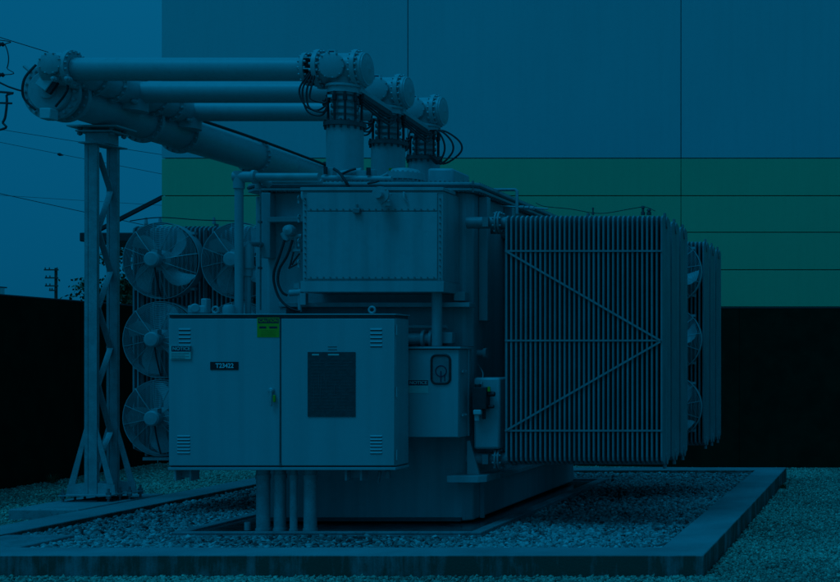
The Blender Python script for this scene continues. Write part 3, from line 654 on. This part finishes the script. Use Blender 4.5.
# cable runs along the radiator tops
MB().tube([P(536, 203, 13.4), P(545, 206.5, 13.3), P(570, 209, 13.2), P(600, 213.5, 13.2), P(630, 209, 13.2), P(645, 207, 13.2), P(655, 211, 13.1)], .004, 6, 5).build('sensor_cable', 'dark', T)
for px, t_, q in ((593, 207.5, .012), (643, 206, .022), (649, 209, .025)): MB().lathe(P(px, 215, 13.13), (0, 0, 1), [(0, q), (.03, q), (.03, q*.6), ((215 - t_)*.0105 - .02, q*.6), ((215 - t_)*.0105 - .02, q), ((215 - t_)*.0105, q*.7)], 10).build('air_vent', 'gasket', T)
MB().tube([P(130, 221, 14.3), P(160, 217.5, 14.3), P(200, 220, 14.3), P(240, 221, 14.3)], .006, 6, 5).build('sensor_cable', 'dark', T)
for px in (146, 160, 214): MB().cyl(P(px, 224, 14.4), P(px, 217.5, 14.4), .022, .012, n=8).build('air_vent', 'paint', T)
MB().tube([P(517, 214, 13.6), P(517, 191, 13.6), P(515.5, 189.8, 13.6), P(492, 189.8, 13.9)], .017, 8).build('guard_rail', 'paint', T)
m = MB()
for i, px in enumerate((520, 525, 530)): m.cyl(P(px, 207.5 + i*.4, 13.9), P(px + 4, 207.5 + i*.4, 13.9), .022, n=10)
m.cyl(P(500, 206, 14.0), P(548, 209, 14.0), .01, n=6); m.build('vent_pipe', 'paint', T)

# ---- cooling fans
def fan(x, z, y, rad_):
    s_ = MB(); s_.lathe((x, y, z), (0, 1, 0), [(0, rad_), (.0, rad_ + .007), (.13, rad_ + .004), (.13, rad_ - .008), (.0, rad_)], 40, caps=False)
    for a in (45, 135, 225, 315):
        e = Vector((x + (rad_ + .02)*math.cos(R(a)), y + .1, z + (rad_ + .02)*math.sin(R(a)))); s_.cbox(e, .05, .06, .03)
    f = s_.build('cooling_fan', 'paint', T, origin=(x, y, z - rad_))
    gd = MB(); n = 27
    for k in range(n):
        t = (k + 1.6)/(n + 1.6); gd.ring((x, y - .075*(1 - t**2.2) - .004, z), (0, 1, 0), rad_*t, .0023, 40, 3)
    for k in range(12):
        a = 2*math.pi*(k + .35)/12; pts = [(x + rad_*t*math.cos(a), y - .075*(1 - t**2.2) - .009, z + rad_*t*math.sin(a)) for t in (.12, .35, .6, .82, 1.0)]; gd.tube(pts, .0034, 5)
    gd.build('guard', 'galv', f)
    mo = MB().lathe((x, y + .09, z), (0, -1, 0), [(0, .115), (.1, .115), (.12, .075), (.22, .075), (.225, .086), (.27, .086), (.285, .07), (.29, 0)], 24)
    mo.cbox((x + .02, y - .12, z + .085), .07, .08, .05); mo.build('motor', 'paint', f)
    bl = MB(); nb = 4; a0 = R(-8) + (x*7 + z*3) % 1.5
    for k in range(nb):
        base = a0 + 2*math.pi*k/nb; i0 = len(bl.v); rows = 7; cc = 5
        for j in range(rows):
            t = j/(rows-1); r = .09 + (rad_ - .12)*t; span = .62*(1 - .35*t)*(1 if t < .8 else 1 - (t - .8)*1.8)
            for q in range(cc):
                u = q/(cc-1) - .5; a = base + u*span*1.3 + .42*t*t; bl.v.append((x + r*math.cos(a), y + .03 + u*.10*(1 - .4*t) + .015*(u*u), z + r*math.sin(a)))
        for j in range(rows-1):
            for q in range(cc-1): a = i0 + j*cc + q; bl.f.append((a, a+1, a+cc+1, a+cc))
    bl.build('blade_set', 'galv', f)
    MB().tube([(x - .01, y - .10, z - .07), (x, y - .085, z - .2), (x + .01, y - .02, z - rad_*.95)], .008, 6, 5).build('motor_cable', 'dark', f)
    return f
FY = 14.04
for zz in (2.845, 1.955, 1.08):
    fan(-8.19, zz, FY, .425)
fan(-7.31, 2.845, FY, .425); fan(-7.31, 1.955, FY, .425); fan(-7.31, 1.08, FY, .425)
for zz in (2.83, 1.985, 1.14): fan(-2.76, zz, 15.58, .40); fan(-3.58, zz, 15.58, .40)
m = MB()
for x in (-8.5, -7.78, -7.0): m.box(x, x + .04, 14.175, 14.2, .75, 3.2)
m.build('fan_mounting_rail', 'gasket', T)
MB().box(-8.55, -6.95, 14.3, 15.3, .58, .615).build('radiator_tray', 'galv', T)
# ---- pipework left front
zc = Z_(177, 12.75); x0 = X_(239, 12.75)
m = MB().cyl((x0, 12.75, 2.19), (x0, 12.75, zc - .06), .042); m.cyl((x0, 12.75, zc - .12), (x0, 12.75, zc + .055), .055)
m.cyl((x0 - .05, 12.75, zc), (x0 + .18, 12.75, zc), .055); m.cyl((x0 + .18, 12.75, zc), (X_(319, 12.75), 12.75, zc), .04); m.cyl((X_(253, 12.75), 12.75, zc), (X_(256, 12.75), 12.75, zc), .07)
m.build('vent_pipe', 'paint', T)
m = MB().lathe(P(248, 318, 12.85), (0, 0, 1), [(0, .03), (.42, .03), (.43, .045), (.5, .045), (.51, .058), (.72, .058), (.76, .03), (.8, .0)], 18); m.cyl(P(248, 244, 12.85), P(262, 244, 13.1), .03, n=12); m.build('dehydrating_breather', 'paint', T)
m = MB().cyl(P(262, 181.5, 12.95), P(322, 181.5, 12.95), .026, n=12); m.cyl(P(270, 184.5, 12.95), P(260, 178, 12.85), .04, n=12); m.cyl(P(258, 189, 12.9), P(258, 181, 12.9), .03, n=10); m.build('oil_pipe', 'paint', T)
m = MB().cyl(P(260.5, 190, 13.0), P(260.5, 310, 13.0), .008, n=8)
for yy in (222, 246, 268): m.cbox(P(260, yy, 13.0), .03, .04, .025)
m.build('cable_trunk', 'bolt', T)
# valve group in the recess beside the terminal box
m = MB().lathe(P(292, 231, 12.9), (0, -1, 0), [(0, .05), (.05, .062), (.1, .05), (.12, 0)], 16); m.cyl(P(295, 231, 12.9), P(296, 252, 12.9), .02, n=10); m.cyl(P(291, 237, 12.9), P(302, 236, 12.9), .022, n=10); m.cbox(P(296, 250.5, 12.9), .12, .06, .025); m.cyl(P(283, 233, 12.95), P(287, 241, 12.95), .03, n=10); m.build('valve_group', 'paint', T)
m = MB().cyl(P(290, 293, 12.9), P(302, 292, 12.9), .035, n=12); m.cyl(P(299, 283, 12.9), P(300, 312, 12.9), .02, n=10); m.cbox(P(304, 299, 12.88), .06, .06, .12); m.cbox(P(297, 286, 12.9), .04, .04, .05); m.build('valve_group', 'paint', T)
MB().tube([P(284.5, 240, 12.86), P(279.5, 256, 12.84), P(274, 272, 12.84), P(274.5, 285, 12.84), P(280, 299, 12.84), P(290, 308, 12.84), P(300, 311.5, 12.86)], .013, 8, 6).build('hose', 'dark', T)
MB().tube([P(292.5, 240, 12.86), P(287, 256, 12.85), P(279.5, 269, 12.85), P(278, 282, 12.85), P(282, 292, 12.85), P(287.5, 295.5, 12.87)], .013, 8, 6).build('hose', 'dark', T)
MB().tube([P(293.5, 252, 12.86), P(290, 266, 12.85), P(289, 268, 12.85), P(299, 263, 12.85)], .009, 8, 4).build('hose', 'dark', T)
MB().tube([P(299.5, 253.5, 12.86), P(294, 261, 12.85), P(292, 265, 12.85)], .009, 8, 4).build('hose', 'dark', T)
m = MB()
for yy in (198, 217, 241, 262): m.ring(P(299, yy, 12.8), (1, 0, 0), .022, .007, 14, 6); m.cbox(P(299, yy + 3, 12.8), .02, .02, .05)
m.build('hinge_lug', 'paint', T)

# ---- turrets on the lid
D1, D2, D3 = 14.04, 15.25, 16.43
TXC = X_(345, D1); LZ = TZ + .09
ZF = Z_(126, D1)
for i, D in enumerate((D1, D2, D3)):
    m = MB().lathe((TXC, D, LZ + .001), (0, 0, 1), [(0, .27), (.035, .27), (.035, .195), (ZF - LZ - .02, .195)], 36); tu = m.build('bushing_turret', 'paint', T)
    m = MB().boltring((TXC, D, LZ + .045), (0, 0, 1), .24, 20, .012, .03); tag(m.build('base_bolts', 'bolt', tu), kind='stuff')
    m = MB().lathe((TXC, D, ZF - .019), (0, 0, 1), [(0, .225), (.045, .225), (.045, .16), (.05, .15)], 36); m.boltring((TXC, D, ZF), (0, 0, 1), .207, 16, .013, .1); m.build('top_flange', 'gasket', tu)
rb = MB().box(X_(400, D3) , X_(462, D3), D3 - .38, D3 + .4, LZ + .001, LZ + .17).build('turret_plinth', 'paint', T, bevel=.02)
mxx = X_(405.5, 13.6)
m = MB().lathe((mxx, 13.6, LZ + .001), (0, 0, 1), [(0, .17), (.09, .17), (.09, .2), (.125, .2), (.125, .195), (.16, .195), (.165, .17), (.205, .14), (.22, .06), (.222, 0)], 36); m.boltring((mxx, 13.6, LZ + .125), (0, 0, 1), .183, 22, .011, .1); m.build('manhole_cover', 'paint', T)
m = MB().box(X_(432, 14.1), X_(458, 14.1), 13.95, 14.5, LZ + .001, Z_(170, 14.1)).build('relief_cover', 'paint', T, bevel=.03)
# small pipework and leads on the lid
m = MB().cyl(P(322, 178, 13.15), P(392, 179, 13.15), .03, n=12); m.cyl(P(340, 174, 13.3), P(362, 171, 13.3), .035, n=12); m.cbox(P(330, 174, 13.2), .1, .1, .12); m.cbox(P(366, 176, 13.2), .16, .1, .1); m.cyl(P(326, 168, 13.2), P(326, 180, 13.2), .03, n=12)
m.cyl(P(372, 170, 13.2), P(372, 180, 13.2), .05, n=12); m.cyl(P(380, 178, 13.15), P(388, 174, 13.15), .02, n=8); m.build('lid_pipework', 'paint', T, bevel=.004)
MB().cbox(P(325.5, 170.5, 13.12), .035, .02, .075).build('instrument_window', 'dark', T); MB().cbox(P(368.5, 171.5, 13.12), .04, .02, .08).build('instrument_window', 'dark', T)
MB().tube([P(334, 169, 13.1), P(340, 173.5, 13.05), P(346, 182, 13.02), P(348.5, 187, 13.05)], .016, 8, 5).build('lid_cable', 'dark', T)
MB().tube([P(342, 174, 13.1), P(350, 170.5, 13.1), P(356, 168.8, 13.12)], .013, 8, 5).build('lid_cable', 'dark', T)
MB().tube([P(368, 183.5, 13.05), P(374, 182.5, 13.02), P(379, 181, 13.05)], .011, 8, 5).build('lid_cable', 'dark', T)
m = MB().cbox(P(399, 170.3, 14.8), .2, .1, .035); m.build('yellow_cap', 'yellow', T)

# ================================================================ GAS INSULATED BUS
XD, ZD = X_(46, D1), EYE + .317*9.48
G = empty('gas_insulated_bus', (XD, D2, 4.2)); tag(G, 'grey gas insulated bus duct with three parallel pipes leading to the transformer turrets', 'bus duct')
PZ = Z_(69.5, D1); PX0 = X_(76, D1)
dr = .2225
m = MB().cyl((XD, 14.4, ZD), (XD, BD + .0, ZD), dr, n=40); m.build('main_duct', 'pipe', G)
def flange(o, d, r, th, nb, name='flange', mt='pipe', par=G, br=.016):
    o = Vector(o); d = Vector(d).normalized(); m = MB().lathe(o - d*th/2, d, [(0, r - .05), (0, r), (th, r), (th, r - .05)], 40); m.boltring(o, d, r - .022, nb, br, th + .05); return m.build(name, mt, par, bevel=.003)
for yy in (15.85, 16.67, 18.62, 21.5): flange((XD, yy, ZD), (0, 1, 0), dr + .055, .05, 20)
MB().ring((XD, 19.6, ZD), (0, 1, 0), dr + .002, .008, 40, 6).build('weld_seam', 'pipe', G)
# end cap towards the yard
CO = .52; m = MB().lathe((XD, 13.95 + CO, ZD), (0, -1, 0), [(0, .24), (.09, .24), (.09, .30), (.15, .30), (.152, .235), (.30, .235), (.30, .32), (.35, .32), (.352, .245), (.38, .24), (.395, .225), (.40, .09), (.43, .085), (.435, 0)], 40)
m.boltring((XD, 13.83 + CO, ZD), (0, 1, 0), .272, 18, .017, .12); m.boltring((XD, 13.60 + CO, ZD), (0, 1, 0), .285, 20, .018, .07); m.build('end_cap', 'pipe', G)
m = MB(); cc = Vector((XD + .05, 13.48 + CO, ZD + .07)); d1 = Vector((.81, 0, -.58)).normalized(); d2 = Vector((.58, 0, .81)).normalized()
m.quadbox([cc + d1*a + d2*b_ + Vector((0, e, 0)) for e in (.05, -.07) for a, b_ in ((-.07, -.075), (.07, -.075), (.07, .075), (-.07, .075))][::1]); hb = m.build('relief_device', 'pale', G, bevel=.008)
m = MB(); m.quadbox([cc + d1*a + d2*b_ + Vector((0, e, 0)) for e in (-.02, -.06) for a, b_ in ((.0705, -.08), (.12, -.08), (.12, .08), (.0705, .08))]); m.build('relief_shroud', 'dark', hb)
MB().cbox((XD + .1, 13.42 + CO, ZD - .29), .12, .14, .12)  .build('earth_box', 'pale', G, bevel=.01)
MB().tube([(XD - .1, 13.5 + CO, ZD + .28), (XD - .16, 13.4 + CO, ZD + .1), (XD - .17, 13.4 + CO, ZD - .1), (XD - .05, 13.42 + CO, ZD - .24)], .013, 8, 6).build('earth_lead', 'dark', G)
MB().tube([(XD + .12, 13.5 + CO, ZD + .24), (XD + .3, 13.44 + CO, ZD + .02), (XD + .16, 13.44 + CO, ZD - .2)], .012, 8, 5).build('earth_lead', 'dark', G)
m = MB().cyl((XD - .29, 13.7 + CO, ZD + .02), (XD - .37, 13.7 + CO, ZD + .03), .03, n=10); m.cyl((XD - .22, 13.6 + CO, ZD + .22), (XD - .3, 13.6 + CO, ZD + .29), .02, n=8); m.build('test_fitting', 'pipe', G)
MB().tube([(XD - .37, 13.7 + CO, ZD + .03), (XD - .55, 13.7 + CO, ZD + .08), (XD - 1.4, 13.6 + CO, ZD + .4), (XD - 6, 13.2 + CO, ZD + 1.7)], .011, 6, 4).build('earth_lead', 'dark', G)
# upper spine joining the three branch housings
XU, ur = XD + .24, .17
MB().cyl((XU, D1, PZ), (XU, D3, PZ), ur, n=32).build('branch_spine', 'pipe', G)
for yy in (D1 + .42, D1 + .78, D2 + .40, D2 + .76): flange((XU, yy, PZ), (0, 1, 0), ur + .045, .04, 16)
for D in (D1, D2, D3):
    m = MB().lathe((XU - .26, D, PZ), (1, 0, 0), [(0, 0), (.01, .11), (.03, .16), (.06, .185), (PX0 - XU + .22, .185)], 32); (m.cyl((XU - .02, D, ZD), (XU - .02, D, PZ), .19, n=32) if D > D1 else None)
    hs = m.build('branch_housing', 'pipe', G)
    m = MB().lathe((XU - .06, D - .12, PZ + .02), (0, -1, 0), [(0, .11), (.06, .11), (.06, .128), (.09, .128), (.095, .12), (.1, 0)], 8); m.boltring((XU - .06, D - .2, PZ + .02), (0, 1, 0), .115, 8, .012, .05); m.build('inspection_cover', 'pipe', hs, bevel=.006)
    for a in (.13, -.02): MB().lathe((XU + a, D - .15, PZ - .15), (0, -1, 0), [(0, .03), (.05, .03), (.05, .02), (.075, .02), (.08, .012)], 12).build('gas_valve', 'pipe', hs)
    flange((PX0 - .03, D, PZ), (1, 0, 0), .212, .05, 16)
    r = .128; xe = X_(308, D1)
    MB().cyl((PX0, D, PZ), (xe - .02, D, PZ), r, n=40).build('bus_pipe', 'pipe', G)
    flange((xe + .0, D, PZ), (1, 0, 0), .185, .04, 14)
    m = MB()
    for k in range(5): m.lathe((xe + .022 + k*.017, D, PZ), (1, 0, 0), [(0, .135), (.008, .155), (.017, .135)], 28)
    m.build('bellows', 'gasket', G)
    m = MB()
    for k in range(8):
        a = k*math.pi/4 + .2; m.cyl((xe - .03, D + .172*math.cos(a), PZ + .172*math.sin(a)), (xe + .14, D + .172*math.cos(a), PZ + .172*math.sin(a)), .01, n=8)
    m.build('tie_rod_set', 'bolt', G)
    hx0, hx1 = X_(319.5, D1), X_(359, D1)
    hr = .19
    m = MB().cyl((hx0, D, PZ), (hx1 + .1, D, PZ), hr - .012, n=40); th = m.build('turret_housing', 'pipe', G)
    flange((hx0 + .02, D, PZ), (1, 0, 0), hr + .03, .05, 18, par=th); flange((hx1, D, PZ), (1, 0, 0), hr + .03, .05, 18, par=th)
    m = MB().lathe((hx1 + .03, D, PZ), (1, 0, 0), [(0, hr), (.05, hr), (.07, hr - .03), (.09, hr - .1), (.085, .03), (.1, .0)], 36); m.boltring((hx1 + .075, D, PZ), (1, 0, 0), hr - .02, 14, .012, .03); m.build('end_dish', 'pipe', th)
    xc = (hx0 + hx1)/2
    m = MB().lathe((xc, D - .1, PZ), (0, -1, 0), [(0, .13), (.085, .13), (.085, .148), (.11, .148), (.115, .14), (.116, 0)], 10); m.boltring((xc, D - .212, PZ), (0, 1, 0), .14, 10, .01, .03); m.build('inspection_cover', 'pipe', th, bevel=.004)
    MB().cbox((xc + .0, D - .17, PZ + .155), .09, .06, .035).build('rating_label', 'pale', th); MB().cbox((xc + .0, D - .202, PZ + .152), .06, .004, .012).build('rating_print', 'ink', th)
    # neck: collar, support ring, insulator section with studs
    zt2, zb2 = PZ - hr - .01, ZF + .028
    m = MB().lathe((TXC, D, zt2 - .1), (0, 0, 1), [(0, .155), (.02, .16), (.02, .185), (.085, .185), (.085, .205), (.11, .205), (.11, .15), (.2, .15)], 36); m.boltring((TXC, D, zt2 - .005), (0, 0, 1), .19, 14, .01, .04); m.build('neck_collar', 'pipe', th)
    m = MB()
    hgt = zt2 - .1 - zb2
    for k in range(4): m.lathe((TXC, D, zb2 + hgt*k/4), (0, 0, 1), [(0, .12), (hgt*.06, .15), (hgt*.16, .15), (hgt*.2, .12), (hgt*.25, .12)], 32)
    m.build('insulator_section', 'paint', th)
    m = MB()
    for k in range(10):
        a = k*math.pi/5 + .1; x_, y_ = TXC + .182*math.cos(a), D + .182*math.sin(a); m.cyl((x_, y_, zb2 - .02), (x_, y_, zt2 - .08), .014, n=8)
        m.cyl((x_, y_, zb2 + hgt*.75), (x_, y_, zb2 + hgt*.95), .024, n=8)
    m.build('stud_set', 'dark', th)
    MB().cbox((TXC - .08, D - .19, zt2 - .14), .05, .03, .03).build('stud_label', 'pale', th)
    # hanging black leads
    rr = random.Random(int(D*10))
    xL = xe + .13
    def dz(v): return PZ - v
    for k, (sx, dp) in enumerate(((-.13, .50), (-.07, .56), (.01, .52), (.08, .42))):
        MB().tube([(xL - .02 + k*.02, D - .17, dz(.06)), (xL - .05 + sx*.6, D - .21, dz(.27)), (xL + sx*.3 - .02, D - .22, dz(dp*.9)), (xL + .07 + k*.03, D - .21, dz(dp)), (xL + .17, D - .2, dz(dp*.86)), (TXC - .17, D - .17, dz(.38 + k*.02))], .0105, 7, 6).build('hanging_lead', 'dark', G)
# link trays stepping from one phase to the next
for (a, b_) in ((D1, D2), (D2, D3)):
    zt2 = PZ - .23
    for k, off in enumerate((0, .07)):
        MB().bar((TXC + .17, a - .05 + off, zt2 - .01 - off*.8), (TXC + .10, b_ - .22, zt2 - .03 - off*.8), .075, .05).build('link_tray', 'pipe' if k == 0 else 'gasket', G, bevel=.004)
    for k in range(3): MB().tube([(TXC + .2, a - .02, zt2 - .1 - k*.03), (TXC + .2 + .02*k, (a+b_)/2, zt2 - .17 - k*.05), (TXC + .16, b_ - .15, zt2 - .1)], .012, 7, 6).build('phase_lead', 'dark', G)
# leads looping at the last turret
for k in range(3):
    x_ = TXC + .18; zz = PZ - .28; q = .10 + .07*k
    MB().tube([(x_ - .05, D3 - .15, zz), (x_ + q*.7, D3 - .2, zz - .02), (x_ + q*1.5, D3 - .2, zz - .16), (x_ + q*1.5, D3 - .2, zz - .30), (x_ + q*.6, D3 - .2, zz - .44), (x_ - .03, D3 - .2, ZF + .03)], .0125, 7, 6).build('hanging_lead', 'dark', G)
# conduit strapped on the duct
MB().tube([(XD + .18, 16.5, ZD + .2), (XD + .2, 18.5, ZD + .2), (XD + .2, 21.0, ZD + .16)], .022, 8, 4).build('duct_conduit', 'dark', G)
MB().cbox((XD + .2, 21.05, ZD + .16), .2, .3, .06).build('conduit_clamp', 'gasket', G); MB().cbox((XD + .22, 20.6, ZD + .17), .1, .12, .1).build('conduit_clamp', 'gasket', G)

# ================================================================ LATTICE SUPPORT POST
PY1, PY2 = 14.93, 15.22; PX1, PX2 = X_(91.6, PY1), X_(112.8, PY2)
Lp = empty('lattice_post', ((PX1+PX2)/2, 15.07, .04)); tag(Lp, 'galvanised lattice post with zigzag braces carrying the bus duct', 'post')
FT = .045
ft = MB().box(-9.95, KX0 - .004, 14.1, 15.75, -.25, FT).build('post_footing', 'concrete', bevel=.015); tag(ft, 'low concrete footing block under the lattice post', 'footing')
pz1 = Z_(144.5, PY1)
for X, Y in ((PX1, PY1), (PX2, PY2)):
    wd = .148 if Y == PY1 else .13
    m = MB(); zb_ = FT + .085
    m.box(X - wd/2, X + wd/2, Y - .02, Y - .012, zb_, pz1); m.box(X - wd/2 + .0, X - wd/2 + .01, Y - .0115, Y + .03, zb_, pz1); m.box(X + wd/2 - .01, X + wd/2, Y - .0115, Y + .03, zb_, pz1)
    m.box(X - .045, X - .03, Y - .026, Y - .0203, zb_, pz1)
    m.build('chord', 'galv', Lp)
    m = MB().box(X - .31, X + .31, Y - .14, Y + .14, zb_ - .016, zb_ - .001); bp = m.build('base_plate', 'galv', Lp)
    for sx in (-1, 1):
        i = X + sx*(wd/2 + .001); m = MB(); e = X + sx*.29
        for v in ([(i, zb_), (e, zb_), (e - sx*.01, zb_ + .11), (i, zb_ + .13)], [(i, zb_ + .60), (e - sx*.10, zb_ + .12), (e - sx*.02, zb_ + .1125), (i, zb_ + .80)]):
            m = MB(); m.v = [(a, Y - .012, b_) for a, b_ in v] + [(a, Y + .0, b_) for a, b_ in v]
            m.f = [(0, 1, 2, 3), (7, 6, 5, 4)] + [(k, k+4, (k+1) % 4+4, (k+1) % 4) for k in range(4)]; m.build('gusset', 'galv', bp, smooth=False)
        m = MB()
        for dy in (-.11, .11):
            m.cyl((X + sx*.27, Y + dy, FT - .01), (X + sx*.27, Y + dy, zb_ + .07), .014, n=8); m.cyl((X + sx*.27, Y + dy, zb_), (X + sx*.27, Y + dy, zb_ + .025), .028, n=6); m.cyl((X + sx*.27, Y + dy, zb_ - .045), (X + sx*.27, Y + dy, zb_ - .018), .028, n=6)
        m.build('anchor_bolt', 'bolt', bp)
    m = MB().box(X - .13, X + .13, Y - .11, Y + .11, FT + .001, FT + .018); m.build('levelling_plate', 'gasket', bp)
m = MB().prism([(PX1 - .1, PY1 - .1), (PX1 + .12, PY1 - .1), (PX2 + .12, PY2 + .1), (PX2 - .1, PY2 + .1)], pz1 + .001, pz1 + .018); m.build('cap_plate', 'galv', Lp)
xm_, ym_ = (PX1+PX2)/2, 15.07
MB().box(xm_ - .14, xm_ + .14, ym_ - .1, ym_ + .1, pz1 + .019, pz1 + .15).build('head_block', 'galv', Lp, bevel=.004)
m = MB().box(xm_ - .22, xm_ + .22, ym_ - .16, ym_ + .16, pz1 + .151, pz1 + .17); m.build('saddle_plate', 'galv', Lp)
for sx in (-.19, .19):
    for sy in (-.12, .12): m = MB(); m.cyl((xm_ + sx, ym_ + sy, pz1 + .11), (xm_ + sx, ym_ + sy, pz1 + .24), .014, n=8); m.cyl((xm_ + sx, ym_ + sy, pz1 + .18), (xm_ + sx, ym_ + sy, pz1 + .205), .028, n=6); m.cyl((xm_ + sx, ym_ + sy, pz1 + .12), (xm_ + sx, ym_ + sy, pz1 + .145), .028, n=6); m.build('saddle_bolt', 'bolt', Lp)
m = MB().box(xm_ - .3, xm_ + .3, ym_ - .2, ym_ + .2, pz1 + .206, pz1 + .225)
m.box(xm_ - .2, xm_ + .2, ym_ - .03, ym_ - .01, pz1 + .226, ZD - dr + .02); m.box(xm_ - .2, xm_ + .2, ym_ + .1, ym_ + .12, pz1 + .226, ZD - dr + .02); m.build('duct_saddle', 'pipe', G)
A = [(152, 192), (230, 192), (230, 272), (308, 272), (308, 348), (385, 348), (385, 432), (462, 432)]
for k, (ya, yb_) in enumerate(A):
    a = P(97.5, ya, PY1); b_ = P(107.5, yb_, PY2); a.x = PX1 + .05; b_.x = PX2 - .005; a.y = PY1 + .04; b_.y = PY2 - .036
    MB().bar(a, b_, .07, .01, up=(0, 1, 0)).build('brace', 'galv', Lp)
